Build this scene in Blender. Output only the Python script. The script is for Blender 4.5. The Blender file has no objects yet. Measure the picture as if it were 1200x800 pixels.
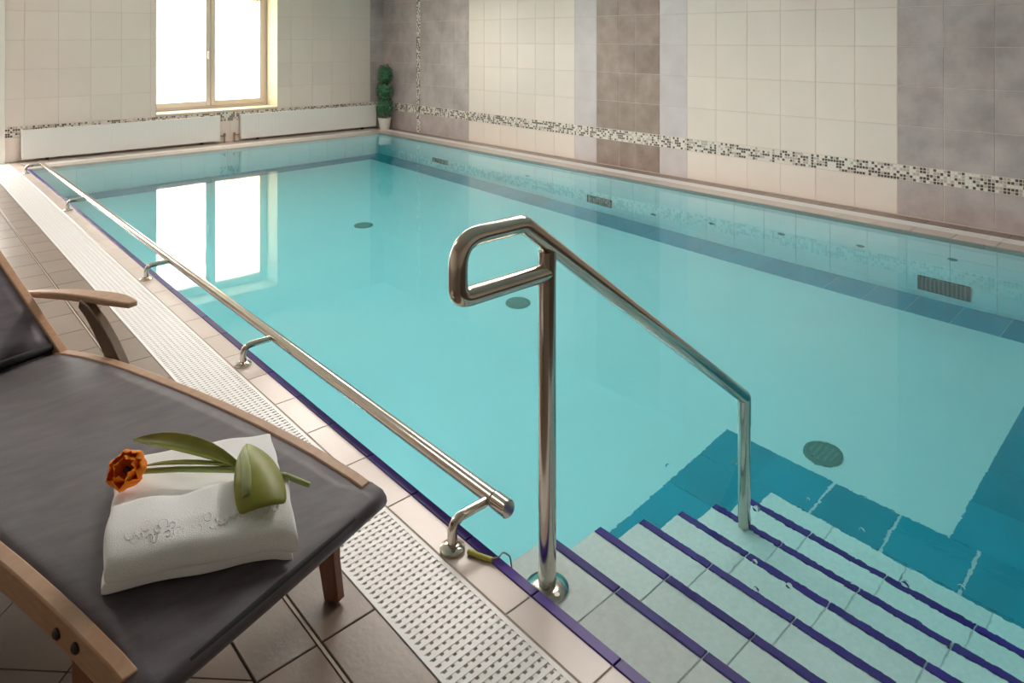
import bpy, bmesh, math, random
from mathutils import Vector, Matrix
random.seed(7)
R = math.radians
S = bpy.context.scene
COL = S.collection

# ------------------------------------------------------------------ camera, world, light, exposure
cam = bpy.data.cameras.new('camera'); camo = bpy.data.objects.new('camera', cam); COL.objects.link(camo)
cam.sensor_width = 36.0; cam.sensor_fit = 'HORIZONTAL'; cam.lens = 24.84
cam.shift_y = -0.2958; cam.clip_start = 0.02
camo.location = (0, 0, 1.5); camo.rotation_euler = (R(90), 0, R(-42.15))
S.camera = camo
W = bpy.data.worlds.new('world'); S.world = W; W.use_nodes = True
W.node_tree.nodes['Background'].inputs[0].default_value = (0.75, 0.85, 1.0, 1)
W.node_tree.nodes['Background'].inputs[1].default_value = 1.0
S.view_settings.view_transform = 'Standard'; S.view_settings.look = 'None'
S.view_settings.gamma = 1.0; S.view_settings.use_curve_mapping = False
S.view_settings.exposure = 0.5
S.cycles.max_bounces = 14; S.cycles.diffuse_bounces = 6; S.cycles.glossy_bounces = 5
S.cycles.transmission_bounces = 10; S.cycles.caustics_refractive = True; S.cycles.caustics_reflective = True
S.cycles.use_denoising = True
WINDOW_POWER = 5.5       # daylight through the frosted panes
DOOR_POWER = 13.0         # daylight through the glazed door
CEILING_POWER = 19.0     # ceiling luminaires
POOL_POWER = 13.0        # underwater lamps

# ------------------------------------------------------------------ measures of the place (metres)
XP0, XP1, YP0, YP1 = 1.345, 5.97, 0.30, 9.75      # pool
ZW = -0.03                                        # water level
XW, YB, XL, YN, ZC = 6.47, 10.40, -2.2, -2.6, 2.6 # right wall, back wall, left wall, near wall, ceiling
def floor_z(y): return -1.39 - 0.036 * (y - 1.2)

# ------------------------------------------------------------------ materials
MATS = {}
def mat(name, col=(.8, .8, .8), rough=.5, metal=0.0, spec=.5, noise=None, bump=None, rnd=0.0, coat=0.0, sheen=0.0, sub=0.0):
    """noise = (scale, amount, colour2, detail, stretch); bump = (scale, strength, distance)"""
    m = bpy.data.materials.new(name); m.use_nodes = True
    nt = m.node_tree; b = nt.nodes['Principled BSDF']; L = nt.links
    b.inputs['Roughness'].default_value = rough; b.inputs['Metallic'].default_value = metal
    b.inputs['Specular IOR Level'].default_value = spec
    if coat: b.inputs['Coat Weight'].default_value = coat; b.inputs['Coat Roughness'].default_value = .1
    if sheen: b.inputs['Sheen Weight'].default_value = sheen; b.inputs['Sheen Roughness'].default_value = .4
    if sub: b.inputs['Subsurface Weight'].default_value = sub; b.inputs['Subsurface Radius'].default_value = (.01, .01, .01)
    out = None
    tc = nt.nodes.new('ShaderNodeNewGeometry') if (noise or bump) else None
    def coords(stretch):
        mp = nt.nodes.new('ShaderNodeMapping'); mp.inputs['Scale'].default_value = stretch
        L.new(tc.outputs['Position'], mp.inputs['Vector']); return mp.outputs[0]
    if noise:
        sc, amt, c2, det, st = noise
        n = nt.nodes.new('ShaderNodeTexNoise'); n.inputs['Scale'].default_value = sc; n.inputs['Detail'].default_value = det
        n.inputs['Roughness'].default_value = .6
        L.new(coords(st), n.inputs['Vector'])
        rp = nt.nodes.new('ShaderNodeValToRGB'); rp.color_ramp.elements[0].position = .5 - .5 * amt; rp.color_ramp.elements[1].position = .5 + .5 * amt
        rp.color_ramp.elements[0].color = (*col, 1); rp.color_ramp.elements[1].color = (*c2, 1)
        L.new(n.outputs['Fac'], rp.inputs[0]); out = rp.outputs[0]
    if rnd:
        oi = nt.nodes.new('ShaderNodeObjectInfo')
        mr = nt.nodes.new('ShaderNodeMapRange'); mr.inputs['To Min'].default_value = 1 - rnd; mr.inputs['To Max'].default_value = 1 + rnd
        L.new(oi.outputs['Random'], mr.inputs['Value'])
        hs = nt.nodes.new('ShaderNodeHueSaturation'); hs.inputs['Color'].default_value = (*col, 1)
        if out: L.new(out, hs.inputs['Color'])
        L.new(mr.outputs[0], hs.inputs['Value']); out = hs.outputs[0]
    if out: L.new(out, b.inputs['Base Color'])
    else: b.inputs['Base Color'].default_value = (*col, 1)
    if bump:
        sc, stg, dist = bump[:3]; st = bump[3] if len(bump) > 3 else (1, 1, 1)
        n = nt.nodes.new('ShaderNodeTexNoise'); n.inputs['Scale'].default_value = sc; n.inputs['Detail'].default_value = 3
        L.new(coords(st), n.inputs['Vector'])
        bp = nt.nodes.new('ShaderNodeBump'); bp.inputs['Strength'].default_value = stg; bp.inputs['Distance'].default_value = dist
        L.new(n.outputs['Fac'], bp.inputs['Height']); L.new(bp.outputs[0], b.inputs['Normal'])
    MATS[name] = m; return m
O3 = (1, 1, 1)
mat('cream_tile', (.72, .615, .55), .28, noise=(2.5, .8, (.77, .67, .60), 3, O3), rnd=.025, bump=(5, .15, .01))
mat('grey_tile', (.34, .275, .265), .35, noise=(3.5, .42, (.53, .45, .435), 8, O3), rnd=.05)
mat('pale_grey_tile', (.52, .455, .455), .35, noise=(3.5, .5, (.64, .575, .575), 7, O3), rnd=.04)
mat('brown_tile', (.20, .135, .105), .35, noise=(4.5, .42, (.37, .28, .235), 8, O3), rnd=.10)
mat('wall_grout', (.62, .53, .47), .85)
mat('mosaic_bed', (.70, .64, .57), .8)
mat('dark_tessera', (.09, .06, .055), .3, rnd=.1)
mat('beige_tessera', (.50, .42, .36), .3)
mat('white_tessera', (.76, .71, .65), .3)
mat('deck_tile', (.195, .145, .115), .28, spec=.5, noise=(6.0, .6, (.25, .195, .16), 7, O3), rnd=.08, bump=(60, .16, .003))
mat('deck_grout', (.09, .07, .058), .8)
mat('light_joint', (.42, .36, .30), .8)
mat('coping_tile', (.49, .415, .37), .30, noise=(7, .6, (.55, .475, .43), 5, O3), rnd=.04)
mat('purple_tile', (.050, .018, .23), .35, spec=.25, rnd=.15)
mat('edge_grey_tile', (.16, .20, .19), .3, rnd=.08)
mat('white_plastic', (.76, .75, .74), .4)
mat('gutter_dark', (.05, .05, .05), .9)
mat('pool_tile', (.74, .775, .785), .4, noise=(1.3, .7, (.79, .815, .825), 4, O3), rnd=.02)
mat('pool_grout', (.68, .72, .71), .8)
mat('step_tile', (.88, .90, .87), .45, noise=(55, .5, (.76, .79, .77), 3, O3), rnd=.02)
mat('pool_blue_tile', (.008, .28, .40), .35, rnd=.10, noise=(3, .7, (.012, .33, .45), 4, O3))
mat('plaster', (.74, .69, .62), .8)
mat('ceiling_paint', (.82, .80, .77), .85)
mat('door_white', (.80, .76, .70), .4)
mat('reveal_paint', (.62, .55, .45), .6)
mat('frame_white', (.62, .55, .47), .35)
mat('radiator_white', (.74, .72, .69), .4)
mat('radiator_dark', (.06, .05, .05), .7)
mat('steel', (.61, .545, .475), .16, metal=1.0, bump=(900, .03, .001, (1, 1, 1)))
mat('steel_dark', (.35, .32, .29), .35, metal=1.0)
mat('copper', (.5, .28, .2), .35, metal=1.0)
mat('wood', (.36, .20, .115), .42, noise=(9, .7, (.52, .32, .20), 6, (3, 3, 14)), bump=(30, .12, .003))
mat('dark_wood', (.15, .05, .025), .4, noise=(12, .7, (.24, .085, .04), 5, (6, 6, 1)))
mat('brown_wood', (.11, .07, .045), .45, noise=(12, .7, (.18, .115, .07), 5, (6, 6, 1)))
mat('sling_fabric', (.034, .026, .034), .47, spec=.6, noise=(7, .5, (.100, .080, .096), 9, (1.2, 3.5, 1)), bump=(700, .3, .002), sheen=.2)
mat('black_fabric', (.012, .012, .013), .6, bump=(700, .3, .002))
mat('bolt', (.05, .045, .04), .4, metal=.8)
mat('towel', (.95, .945, .96), .95, spec=.1, bump=(420, .5, .004), sheen=.3)
mat('petal', (1.0, .20, .008), .6, spec=.2, noise=(40, .8, (1.0, .33, .02), 3, O3), sub=.6)
mat('petal_centre', (.05, .03, .02), .6)
mat('tulip_leaf', (.15, .18, .02), .45, noise=(10, .7, (.33, .34, .05), 4, (1, 1, 1)), sub=.1)
mat('tulip_leaf_lit', (.38, .43, .20), .5, noise=(12, .7, (.25, .31, .09), 4, (1, 1, 1)), sub=.1)  # lighter green with the light on the leaf put into the colour
mat('stem_green', (.30, .37, .11), .45)
mat('foliage', (.02, .085, .04), .5, noise=(38, .6, (.09, .30, .15), 2, O3))
mat('pot_white', (.70, .66, .60), .5)
mat('soil', (.05, .035, .025), .9)
mat('grille_green', (.05, .12, .11), .5)
mat('grille_slat', (.16, .28, .26), .5)
mat('drain_plate', (.12, .22, .20), .5)
mat('hose_green', (.42, .42, .08), .25)
mat('lamp_white', (.8, .8, .8), .4)

def emit(name, col, power):
    m = bpy.data.materials.new(name); m.use_nodes = True; nt = m.node_tree
    nt.nodes.remove(nt.nodes['Principled BSDF'])
    e = nt.nodes.new('ShaderNodeEmission'); e.inputs[0].default_value = (*col, 1); e.inputs[1].default_value = power
    nt.links.new(e.outputs[0], nt.nodes['Material Output'].inputs[0]); MATS[name] = m
emit('pane_daylight', (1.0, .965, .90), WINDOW_POWER)
emit('pane_daylight_warm', (1.0, .88, .60), WINDOW_POWER)
emit('door_daylight', (1.0, .955, .89), DOOR_POWER)
emit('luminaire_glow', (1.0, .905, .835), CEILING_POWER)
emit('pool_lamp_glow', (1.0, .98, .95), POOL_POWER)

def bubble_material():
    m = bpy.data.materials.new('bubble_film'); m.use_nodes = True; nt = m.node_tree
    nt.nodes.remove(nt.nodes['Principled BSDF'])
    g = nt.nodes.new('ShaderNodeBsdfGlass'); g.inputs['IOR'].default_value = 1.12; g.inputs['Roughness'].default_value = 0.0
    nt.links.new(g.outputs[0], nt.nodes['Material Output'].inputs[0]); MATS['bubble_film'] = m
bubble_material()
def water_material():
    m = bpy.data.materials.new('pool_water'); m.use_nodes = True; nt = m.node_tree; L = nt.links
    nt.nodes.remove(nt.nodes['Principled BSDF']); out = nt.nodes['Material Output']
    g = nt.nodes.new('ShaderNodeBsdfGlass'); g.inputs['IOR'].default_value = 1.333; g.inputs['Roughness'].default_value = 0.03
    va = nt.nodes.new('ShaderNodeVolumeAbsorption'); va.inputs['Color'].default_value = (.05, .868, .92, 1); va.inputs['Density'].default_value = .34
    pos = nt.nodes.new('ShaderNodeNewGeometry')
    n1 = nt.nodes.new('ShaderNodeTexNoise'); n1.inputs['Scale'].default_value = 2.2; n1.inputs['Detail'].default_value = 1.5
    L.new(pos.outputs['Position'], n1.inputs['Vector'])
    b1 = nt.nodes.new('ShaderNodeBump'); b1.inputs['Strength'].default_value = 1.0; b1.inputs['Distance'].default_value = .0006
    L.new(n1.outputs['Fac'], b1.inputs['Height'])
    # small quick ripples where people step in: strongest at the stairs, dying out across the pool
    n2 = nt.nodes.new('ShaderNodeTexNoise'); n2.inputs['Scale'].default_value = 15; n2.inputs['Detail'].default_value = 3
    L.new(pos.outputs['Position'], n2.inputs['Vector'])
    ds = nt.nodes.new('ShaderNodeVectorMath'); ds.operation = 'DISTANCE'; ds.inputs[1].default_value = (1.9, .7, ZW)
    L.new(pos.outputs['Position'], ds.inputs[0])
    mr = nt.nodes.new('ShaderNodeMapRange'); mr.inputs['From Min'].default_value = .3; mr.inputs['From Max'].default_value = 1.5
    mr.inputs['To Min'].default_value = 1.0; mr.inputs['To Max'].default_value = 0.0
    L.new(ds.outputs['Value'], mr.inputs['Value'])
    mu = nt.nodes.new('ShaderNodeMath'); mu.operation = 'MULTIPLY'
    L.new(n2.outputs['Fac'], mu.inputs[0]); L.new(mr.outputs[0], mu.inputs[1])
    b2 = nt.nodes.new('ShaderNodeBump'); b2.inputs['Strength'].default_value = 1.0; b2.inputs['Distance'].default_value = .0007
    L.new(mu.outputs[0], b2.inputs['Height']); L.new(b1.outputs[0], b2.inputs['Normal'])
    L.new(b2.outputs[0], g.inputs['Normal'])
    L.new(g.outputs[0], out.inputs['Surface']); L.new(va.outputs[0], out.inputs['Volume'])
    MATS['pool_water'] = m
water_material()

# ------------------------------------------------------------------ mesh helpers
def empty(name, loc=(0, 0, 0), rz=0.0, parent=None):
    o = bpy.data.objects.new(name, None); COL.objects.link(o); o.location = loc; o.rotation_euler = (0, 0, rz)
    if parent: o.parent = parent
    return o
def tag(o, label=None, cat=None, group=None, kind=None):
    if label: o['label'] = label
    if cat: o['category'] = cat
    if group: o['group'] = group
    if kind: o['kind'] = kind
    return o
def link(name, me, m=None, parent=None, loc=(0, 0, 0), smooth=False):
    o = bpy.data.objects.new(name, me); COL.objects.link(o); o.location = loc
    if m and not me.materials: me.materials.append(MATS[m])
    if smooth:
        for p in me.polygons: p.use_smooth = True
    if parent: o.parent = parent
    return o
class MB:
    """collects shapes for ONE mesh"""
    def __init__(s): s.v = []; s.f = []; s.mi = []
    def add(s, v, f, mi=0):
        k = len(s.v); s.v += [tuple(p) for p in v]; s.f += [tuple(i + k for i in q) for q in f]; s.mi += [mi] * len(f); return s
    def box(s, x0, x1, y0, y1, z0, z1, mi=0):
        return s.add([(x0,y0,z0),(x1,y0,z0),(x1,y1,z0),(x0,y1,z0),(x0,y0,z1),(x1,y0,z1),(x1,y1,z1),(x0,y1,z1)],
                     [(3,2,1,0),(4,5,6,7),(0,1,5,4),(1,2,6,5),(2,3,7,6),(3,0,4,7)], mi)
    def tube(s, pts, r, n=14, cap=True, mi=0):
        pts = [Vector(p) for p in pts]; rs = r if isinstance(r, (list, tuple)) else [r] * len(pts)
        t0 = (pts[1] - pts[0]).normalized()
        a = Vector((0, 0, 1)) if abs(t0.z) < .9 else Vector((1, 0, 0))
        nn = (a - t0 * a.dot(t0)).normalized(); V = []
        for i, p in enumerate(pts):
            if i == 0: t = t0
            elif i == len(pts) - 1: t = (pts[i] - pts[i-1]).normalized()
            else: t = ((pts[i] - pts[i-1]).normalized() + (pts[i+1] - pts[i]).normalized()).normalized()
            nn = (nn - t * nn.dot(t)).normalized(); bb = t.cross(nn)
            for k in range(n):
                c = 2 * math.pi * k / n; V.append(p + (nn * math.cos(c) + bb * math.sin(c)) * rs[i])
        F = []
        for i in range(len(pts) - 1):
            for k in range(n): F.append((i*n+k, i*n+(k+1) % n, (i+1)*n+(k+1) % n, (i+1)*n+k))
        if cap:
            F.append(tuple(range(n-1, -1, -1))); F.append(tuple((len(pts)-1)*n + k for k in range(n)))
        return s.add(V, F, mi)
    def lathe(s, prof, c=(0, 0, 0), n=24, mi=0, caps=True):
        V = []; F = []
        for (r, z) in prof:
            for k in range(n):
                a = 2 * math.pi * k / n; V.append((c[0] + r * math.cos(a), c[1] + r * math.sin(a), c[2] + z))
        for i in range(len(prof) - 1):
            for k in range(n): F.append((i*n+k, i*n+(k+1) % n, (i+1)*n+(k+1) % n, (i+1)*n+k))
        if caps:
            F.append(tuple(range(n-1, -1, -1))); F.append(tuple((len(prof)-1)*n + k for k in range(n)))
        return s.add(V, F, mi)
    def prism(s, path, x0, x1, h, mi=0):
        """a bar following path [(y,z)...] (top line) with width x0..x1 and height h measured along the normal"""
        n = len(path); V = []; F = []
        hs = h if isinstance(h, (list, tuple)) else [h] * n
        for i, (y, z) in enumerate(path):
            a = path[max(i-1, 0)]; b = path[min(i+1, n-1)]
            t = Vector((b[0]-a[0], b[1]-a[1])).normalized(); nx = Vector((-t.y, t.x))
            if nx.y < 0 and abs(t.x) > .2: nx = -nx
            lo = (y - nx.x * hs[i], z - nx.y * hs[i])
            V += [(x0, y, z), (x1, y, z), (x1, lo[0], lo[1]), (x0, lo[0], lo[1])]
        for i in range(n - 1):
            for k in range(4): F.append((i*4+k, i*4+(k+1) % 4, (i+1)*4+(k+1) % 4, (i+1)*4+k))
        F.append((3, 2, 1, 0)); F.append(tuple((n-1)*4 + k for k in range(4)))
        return s.add(V, F, mi)
    def build(s, name, m, parent=None, loc=(0, 0, 0), smooth=False, bevel=0, seg=2, sharp=35, subsurf=0):
        me = bpy.data.meshes.new(name); me.from_pydata(s.v, [], s.f)
        ms = m if isinstance(m, (list, tuple)) else [m]
        for q in ms: me.materials.append(MATS[q])
        if len(ms) > 1: me.polygons.foreach_set('material_index', s.mi)
        b = bmesh.new(); b.from_mesh(me); bmesh.ops.recalc_face_normals(b, faces=b.faces); b.to_mesh(me); b.free()
        o = link(name, me, None, parent, loc)
        if bevel:
            q = o.modifiers.new('bevel', 'BEVEL'); q.width = bevel; q.segments = seg; q.limit_method = 'ANGLE'; q.angle_limit = R(30)
        if subsurf:
            q = o.modifiers.new('sub', 'SUBSURF'); q.levels = subsurf; q.render_levels = subsurf
        if smooth or bevel:
            for p in me.polygons: p.use_smooth = True
            if not subsurf: me.set_sharp_from_angle(angle=R(sharp))
        return o

TILE = {}
def tile(parent, name, m, lo, hi, face, gap=.002, cham=.0018):
    """one bevelled tile filling the box lo..hi less a joint; face = '+z', '-x', '-y', '+y' looks into the room"""
    lo = Vector(lo); hi = Vector(hi); ax = 'xyz'.index(face[1])
    sz = hi - lo
    for k in range(3):
        if k != ax: sz[k] -= 2 * gap
    key = (tuple(round(q, 4) for q in sz), face, m)
    if key not in TILE:
        k1, k2 = [k for k in range(3) if k != ax]; sg = 1 if face[0] == '+' else -1; V = []
        for (a, ins) in ((-.5, 0), (.5, 0), (.5, cham)):
            for (p, q) in ((-1, -1), (1, -1), (1, 1), (-1, 1)):
                v = [0, 0, 0]; v[k1] = p * (sz[k1] / 2 - ins); v[k2] = q * (sz[k2] / 2 - ins); v[ax] = sg * a * sz[ax]
                if a > 0 and ins == 0: v[ax] = sg * (.5 * sz[ax] - cham)
                V.append(v)
        F = [(0,1,5,4),(1,2,6,5),(2,3,7,6),(3,0,4,7),(4,5,9,8),(5,6,10,9),(6,7,11,10),(7,4,8,11),(8,9,10,11)]
        me = bpy.data.meshes.new(name); me.from_pydata(V, [], F); me.materials.append(MATS[m])
        b = bmesh.new(); b.from_mesh(me); bmesh.ops.recalc_face_normals(b, faces=b.faces)
        cen = Vector((0, 0, 0)); f0 = b.faces[:] ; 
        b.faces.ensure_lookup_table(); t = b.faces[8]; d = Vector((0, 0, 0)); d[ax] = sg
        if t.normal.dot(d) < 0: bmesh.ops.reverse_faces(b, faces=f0)
        b.to_mesh(me); b.free(); TILE[key] = me
    o = bpy.data.objects.new(name, TILE[key]); COL.objects.link(o); o.location = (lo + hi) / 2; o.parent = parent
    return o
def fillet(pts, r, n=7):
    pts = [Vector(p) for p in pts]; out = [pts[0]]
    rr = r if isinstance(r, (list, tuple)) else [r] * len(pts)
    for i in range(1, len(pts) - 1):
        a, b, c = pts[i-1], pts[i], pts[i+1]; d1 = (a - b).normalized(); d2 = (c - b).normalized()
        ang = d1.angle(d2); l = min(rr[i] / math.tan(ang / 2), .49 * (a-b).length, .49 * (c-b).length)
        p, q = b + d1 * l, b + d2 * l
        for k in range(n + 1):
            t = k / n; out.append(p * (1-t)**2 + b * 2*t*(1-t) + q * t*t)
    out.append(pts[-1]); return out
def frange(a, b, step):
    out = []; x = a
    while x < b - 1e-6: out.append(x); x += step
    return out

# ------------------------------------------------------------------ room shell
room_floor = MB()
room_floor.box(XL, .983, YN, YB, -.30, -.006); room_floor.box(1.217, XP0 - .03, YN, YB, -.30, -.016)
room_floor.box(.983, 1.217, YN, YB, -.30, -.075)
room_floor.box(XP0 - .03, XW, YN, YP0 - .03, -.30, -.012)
floor = tag(room_floor.build('floor', 'deck_grout'), 'brown tiled pool deck with diagonal field and straight border rows', kind='structure')
tag(MB().box(XL - .1, XW + .1, YN - .1, YB + .1, ZC, ZC + .1).build('ceiling', 'ceiling_paint'), 'plain pale ceiling above the pool', kind='structure')
tag(MB().box(XL - .1, XL, YN, YB, -.3, ZC).build('wall_left', 'plaster'), 'plain cream wall behind the lounger', kind='structure')
tag(MB().box(XL, XW, YN - .1, YN, -.3, ZC).build('wall_near', 'plaster'), 'plain cream wall at the near end of the pool', kind='structure')
wall_right = tag(MB().box(XW + .0022, XW + .12, YN, YB + .12, -.3, ZC).build('wall_right', 'wall_grout'),
                 'long tiled wall with cream, grey and brown tile fields and a mosaic border', kind='structure')
WX0, WX1, WZ0, WZ1 = 2.865, 4.585, .462, 2.20
wb = MB()
wb.box(.9, WX0, YB + .0022, YB + .50, -.3, ZC); wb.box(WX1, XW + .005, YB + .0022, YB + .50, -.3, ZC)
wb.box(WX0, WX1, YB + .0022, YB + .50, -.3, WZ0 - .03); wb.box(WX0, WX1, YB + .0022, YB + .50, WZ1, ZC)
wall_back = tag(wb.build('wall_back', 'wall_grout'), 'cream tiled end wall around the tall window', kind='structure')
wc = MB(); wc.box(XL, .06, YB + .02, YB + .12, -.3, ZC); wc.box(.06, .9, YB + .02, YB + .12, 2.20, ZC)
tag(wc.build('wall_corner', 'plaster'), 'plain cream wall around the glazed door', kind='structure')
tag(MB().box(1.08, 1.178, YB - .05, YB + .04, -.006, ZC).build('trim_1', 'door_white', bevel=.006),
    'white post at the left end of the window wall', kind='structure')
door = tag(empty('door_1', (.06, YB - .02, 0)), 'white glazed door with frosted panes beside the window wall', kind='structure')
for (x0, x1, z0, z1, nm) in ((0, .09, 0, 2.2, 'door_stile'), (.93, 1.02, 0, 2.2, 'door_stile'), (.09, .93, 0, .12, 'door_rail'), (.09, .93, 2.08, 2.2, 'door_rail'), (.09, .93, .95, 1.03, 'door_rail')):
    MB().box(x0, x1, 0, .05, z0, z1).build(nm, 'door_white', door, bevel=.005)
for (z0, z1) in ((.12, .95), (1.03, 2.08)): MB().box(.085, .935, .02, .03, z0 - .005, z1 + .005).build('pane', 'door_daylight', door)
MB().tube(fillet([(.05, 0, 1.0), (.05, -.05, 1.0), (.17, -.05, 1.0)], .015), .009, 10).build('door_handle', 'steel', door, smooth=True)
# wall tiles ------------------------------------------------------------------
ROWS_R = [.004, .30, .43, .762, 1.098, 1.432, 1.766, 2.10, 2.434, ZC]
cols_r = []
def fld(m, edges): 
    for a, b in zip(edges[:-1], edges[1:]): cols_r.append((min(a, b), max(a, b), m))
fld('grey_tile', [10.40, 10.13, 9.78, 9.43]); fld('grey_tile', [9.33, 9.14, 8.79, 8.44, 8.09])
fld('cream_tile', [8.09 - .35 * k for k in range(7)]); fld('pale_grey_tile', [5.99, 5.63])
fld('brown_tile', [5.63, 5.287, 5.055, 4.707]); fld('pale_grey_tile', [4.707, 4.352])
fld('cream_tile', [4.352, 4.002, 3.653, 3.304, 2.96, 2.61, 2.257])
fld('grey_tile', [2.257 - .352 * k for k in range(6)]); fld('cream_tile', [.497 - .35 * k for k in range(9)])
for (y0, y1, m) in cols_r:
    for z0, z1 in zip(ROWS_R[:-1], ROWS_R[1:]):
        if z0 == .30: continue
        d = random.uniform(0, .0012)
        tile(wall_right, 'tile', m, (XW - d, y0, z0), (XW + .006, y1, z1), '-x', gap=.0022)
def mosaic(name, parent, cells):
    mb = MB()
    for (lo, hi) in cells:
        r = random.random(); mb.box(lo[0], hi[0], lo[1], hi[1], lo[2], hi[2], 0 if r < .36 else (1 if r < .60 else 2))
    return tag(mb.build(name, ['dark_tessera', 'beige_tessera', 'white_tessera'], parent), 'band of small brown, beige and white mosaic tesserae', kind='stuff')
P = .0255; G = .0030
cells = []
n = int((10.40 + 2.4) / P)
for i in range(n):
    for j in range(5):
        y = 10.40 - (i + 1) * P; z = .3012 + j * P
        cells.append(((XW - .002, y + G, z + G), (XW + .006, y + P - G, z + P - G)))
mosaic('mosaic_band', wall_right, cells)
MB().box(XW + .001, XW + .0055, YN, 10.40, .301, .429).build('mosaic_bed', 'mosaic_bed', wall_right)
MB().box(XW + .001, XW + .0055, 9.331, 9.429, .0, 2.434).build('mosaic_bed', 'mosaic_bed', wall_right)
MB().box(1.18, XW, YB + .001, YB + .0055, .301, .429).build('mosaic_bed', 'mosaic_bed', wall_back)
cells = []
for j in range(int((2.434 - .43) / P)):
    for i in range(4):
        y = 9.331 + i * P * .97; z = .43 + j * P
        cells.append(((XW - .002, y + G, z + G), (XW + .006, y + P - G, z + P - G)))
for j in range(11):
    for i in range(4):
        y = 9.331 + i * P * .97; z = .008 + j * P
        cells.append(((XW - .002, y + G, z + G), (XW + .006, y + P - G, z + P - G)))
mosaic('mosaic_strip', wall_right, cells)
ROWS_B = [.004, .30, .43, .763, 1.12, 1.478, 1.837, 2.195, ZC]
def back_cols(edges, m):
    for a, b in zip(edges[:-1], edges[1:]):
        for z0, z1 in zip(ROWS_B[:-1], ROWS_B[1:]):
            if z0 == .30: continue
            tile(wall_back, 'tile', m, (a, YB - random.uniform(0, .0012), z0), (b, YB + .006, z1), '-y', gap=.0022)
back_cols([1.18, 1.376, 1.73, 2.086, 2.44, 2.795, WX0], 'cream_tile')
back_cols([WX1, 4.80, 5.155, 5.49, 5.83, 6.20], 'cream_tile'); back_cols([6.20, XW], 'grey_tile')
edges = [WX0, 3.15, 3.505, 3.86, 4.215, WX1]
for a, b in zip(edges[:-1], edges[1:]):
    tile(wall_back, 'tile', 'cream_tile', (a, YB, .004), (b, YB + .006, .30), '-y', gap=.0022)
    tile(wall_back, 'tile', 'cream_tile', (a, YB, WZ1), (b, YB + .006, ZC), '-y', gap=.0022)
cells = []
for i in range(int((XW - 1.18) / P)):
    for j in range(5):
        x = 1.18 + i * P; z = .3012 + j * P
        cells.append(((x + G, YB - .002, z + G), (x + P - G, YB + .006, z + P - G)))
mosaic('mosaic_band', wall_back, cells)

# window ------------------------------------------------------------------
win = tag(empty('window_1', (WX0, YB, WZ0)), 'tall two-casement frosted window in a deep bright reveal', kind='structure')
def wpart(name, m, x0, x1, y0, y1, z0, z1, parent=None, bevel=.004):
    o = MB().box(x0 - WX0, x1 - WX0, y0 - YB, y1 - YB, z0 - WZ0, z1 - WZ0).build(name, m, parent or win, bevel=bevel); return o
YF0, YF1 = YB + .40, YB + .46
wpart('reveal', 'reveal_paint', WX1 - .004, WX1, YB - .002, YF0, WZ0, WZ1, bevel=0)
wpart('reveal', 'reveal_paint', WX0, WX0 + .004, YB - .002, YF0, WZ0, WZ1, bevel=0)
wpart('reveal', 'reveal_paint', WX0, WX1, YB - .002, YF0, WZ1 - .004, WZ1, bevel=0)
wpart('window_sill', 'reveal_paint', WX0, WX1, YB - .012, YF1, WZ0 - .032, WZ0)
xm = (WX0 + WX1) / 2
wpart('window_frame', 'frame_white', WX0 + .004, WX0 + .05, YF0, YF1, WZ0, WZ1)
wpart('window_frame', 'frame_white', WX1 - .05, WX1 - .004, YF0, YF1, WZ0, WZ1)
wpart('window_frame', 'frame_white', WX0 + .05, WX1 - .05, YF0, YF1, WZ0, WZ0 + .04)
wpart('window_frame', 'frame_white', WX0 + .05, WX1 - .05, YF0, YF1, WZ1 - .05, WZ1 - .004)
for (a, b, pm) in ((WX0 + .05, xm - .004, 'pane_daylight'), (xm + .004, WX1 - .05, 'pane_daylight_warm')):
    sash = empty('casement', (a - WX0, YF0 - .02 - YB, .04), parent=win); z0, z1 = .04, WZ1 - WZ0 - .05
    def sp(name, m, x0, x1, y0, y1, zz0, zz1, bevel=.006):
        return MB().box(x0, x1, y0, y1, zz0, zz1).build(name, m, sash, bevel=bevel)
    w_, h_ = b - a, z1 - z0
    sp('stile', 'frame_white', 0, .065, 0, .06, 0, h_); sp('stile', 'frame_white', w_ - .065, w_, 0, .06, 0, h_)
    sp('rail', 'frame_white', .065, w_ - .065, 0, .06, 0, .075); sp('rail', 'frame_white', .065, w_ - .065, 0, .06, h_ - .07, h_)
    sp('pane', pm, .06, w_ - .06, .028, .036, .07, h_ - .065, bevel=0)
    if a < 3.5: sp('handle', 'frame_white', w_ - .045, w_ - .022, -.035, 0, h_ * .42, h_ * .42 + .12)

MB().box(1.2175, XP0 - .031, YP0, YB, -.016, -.0025).build('coping_bed', 'light_joint', floor)
# deck tiles ------------------------------------------------------------------
PY = .2845
y_start = 1.375 - PY * 12
for y in frange(1.62 - .2855 * 6, 10.36, .2855):
    tile(floor, 'deck_tile', 'deck_tile', (.662, y, -.01), (.8165, min(y + .2855, YB), 0), '+z', gap=.002)
    tile(floor, 'deck_tile', 'deck_tile', (.8275, y, -.01), (.982, min(y + .2855, YB), 0), '+z', gap=.002)
MB().box(.8185, .8255, -1, YB, -.008, -.0015).build('joint_strip', 'light_joint', floor)
for y in frange(y_start, 9.74, PY):
    a, b = max(y, YP0), min(y + PY, YP1)
    if b - a < .03: continue
    tile(floor, 'coping_tile', 'coping_tile', (1.2215, a, -.014), (XP0 - .032, b, 0), '+z', gap=.0018)
    if y + PY > YP1 - .01:
        for q in (b, b + PY): tile(floor, 'coping_tile', 'coping_tile', (1.2215, q, -.014), (XP0 - .032, min(q + PY, YB), 0), '+z', gap=.0018)
    tile(floor, 'edge_tile', 'purple_tile', (XP0 - .032, a, -.029), (XP0 + .002, b, .0005), '+z', gap=.0016)
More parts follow.
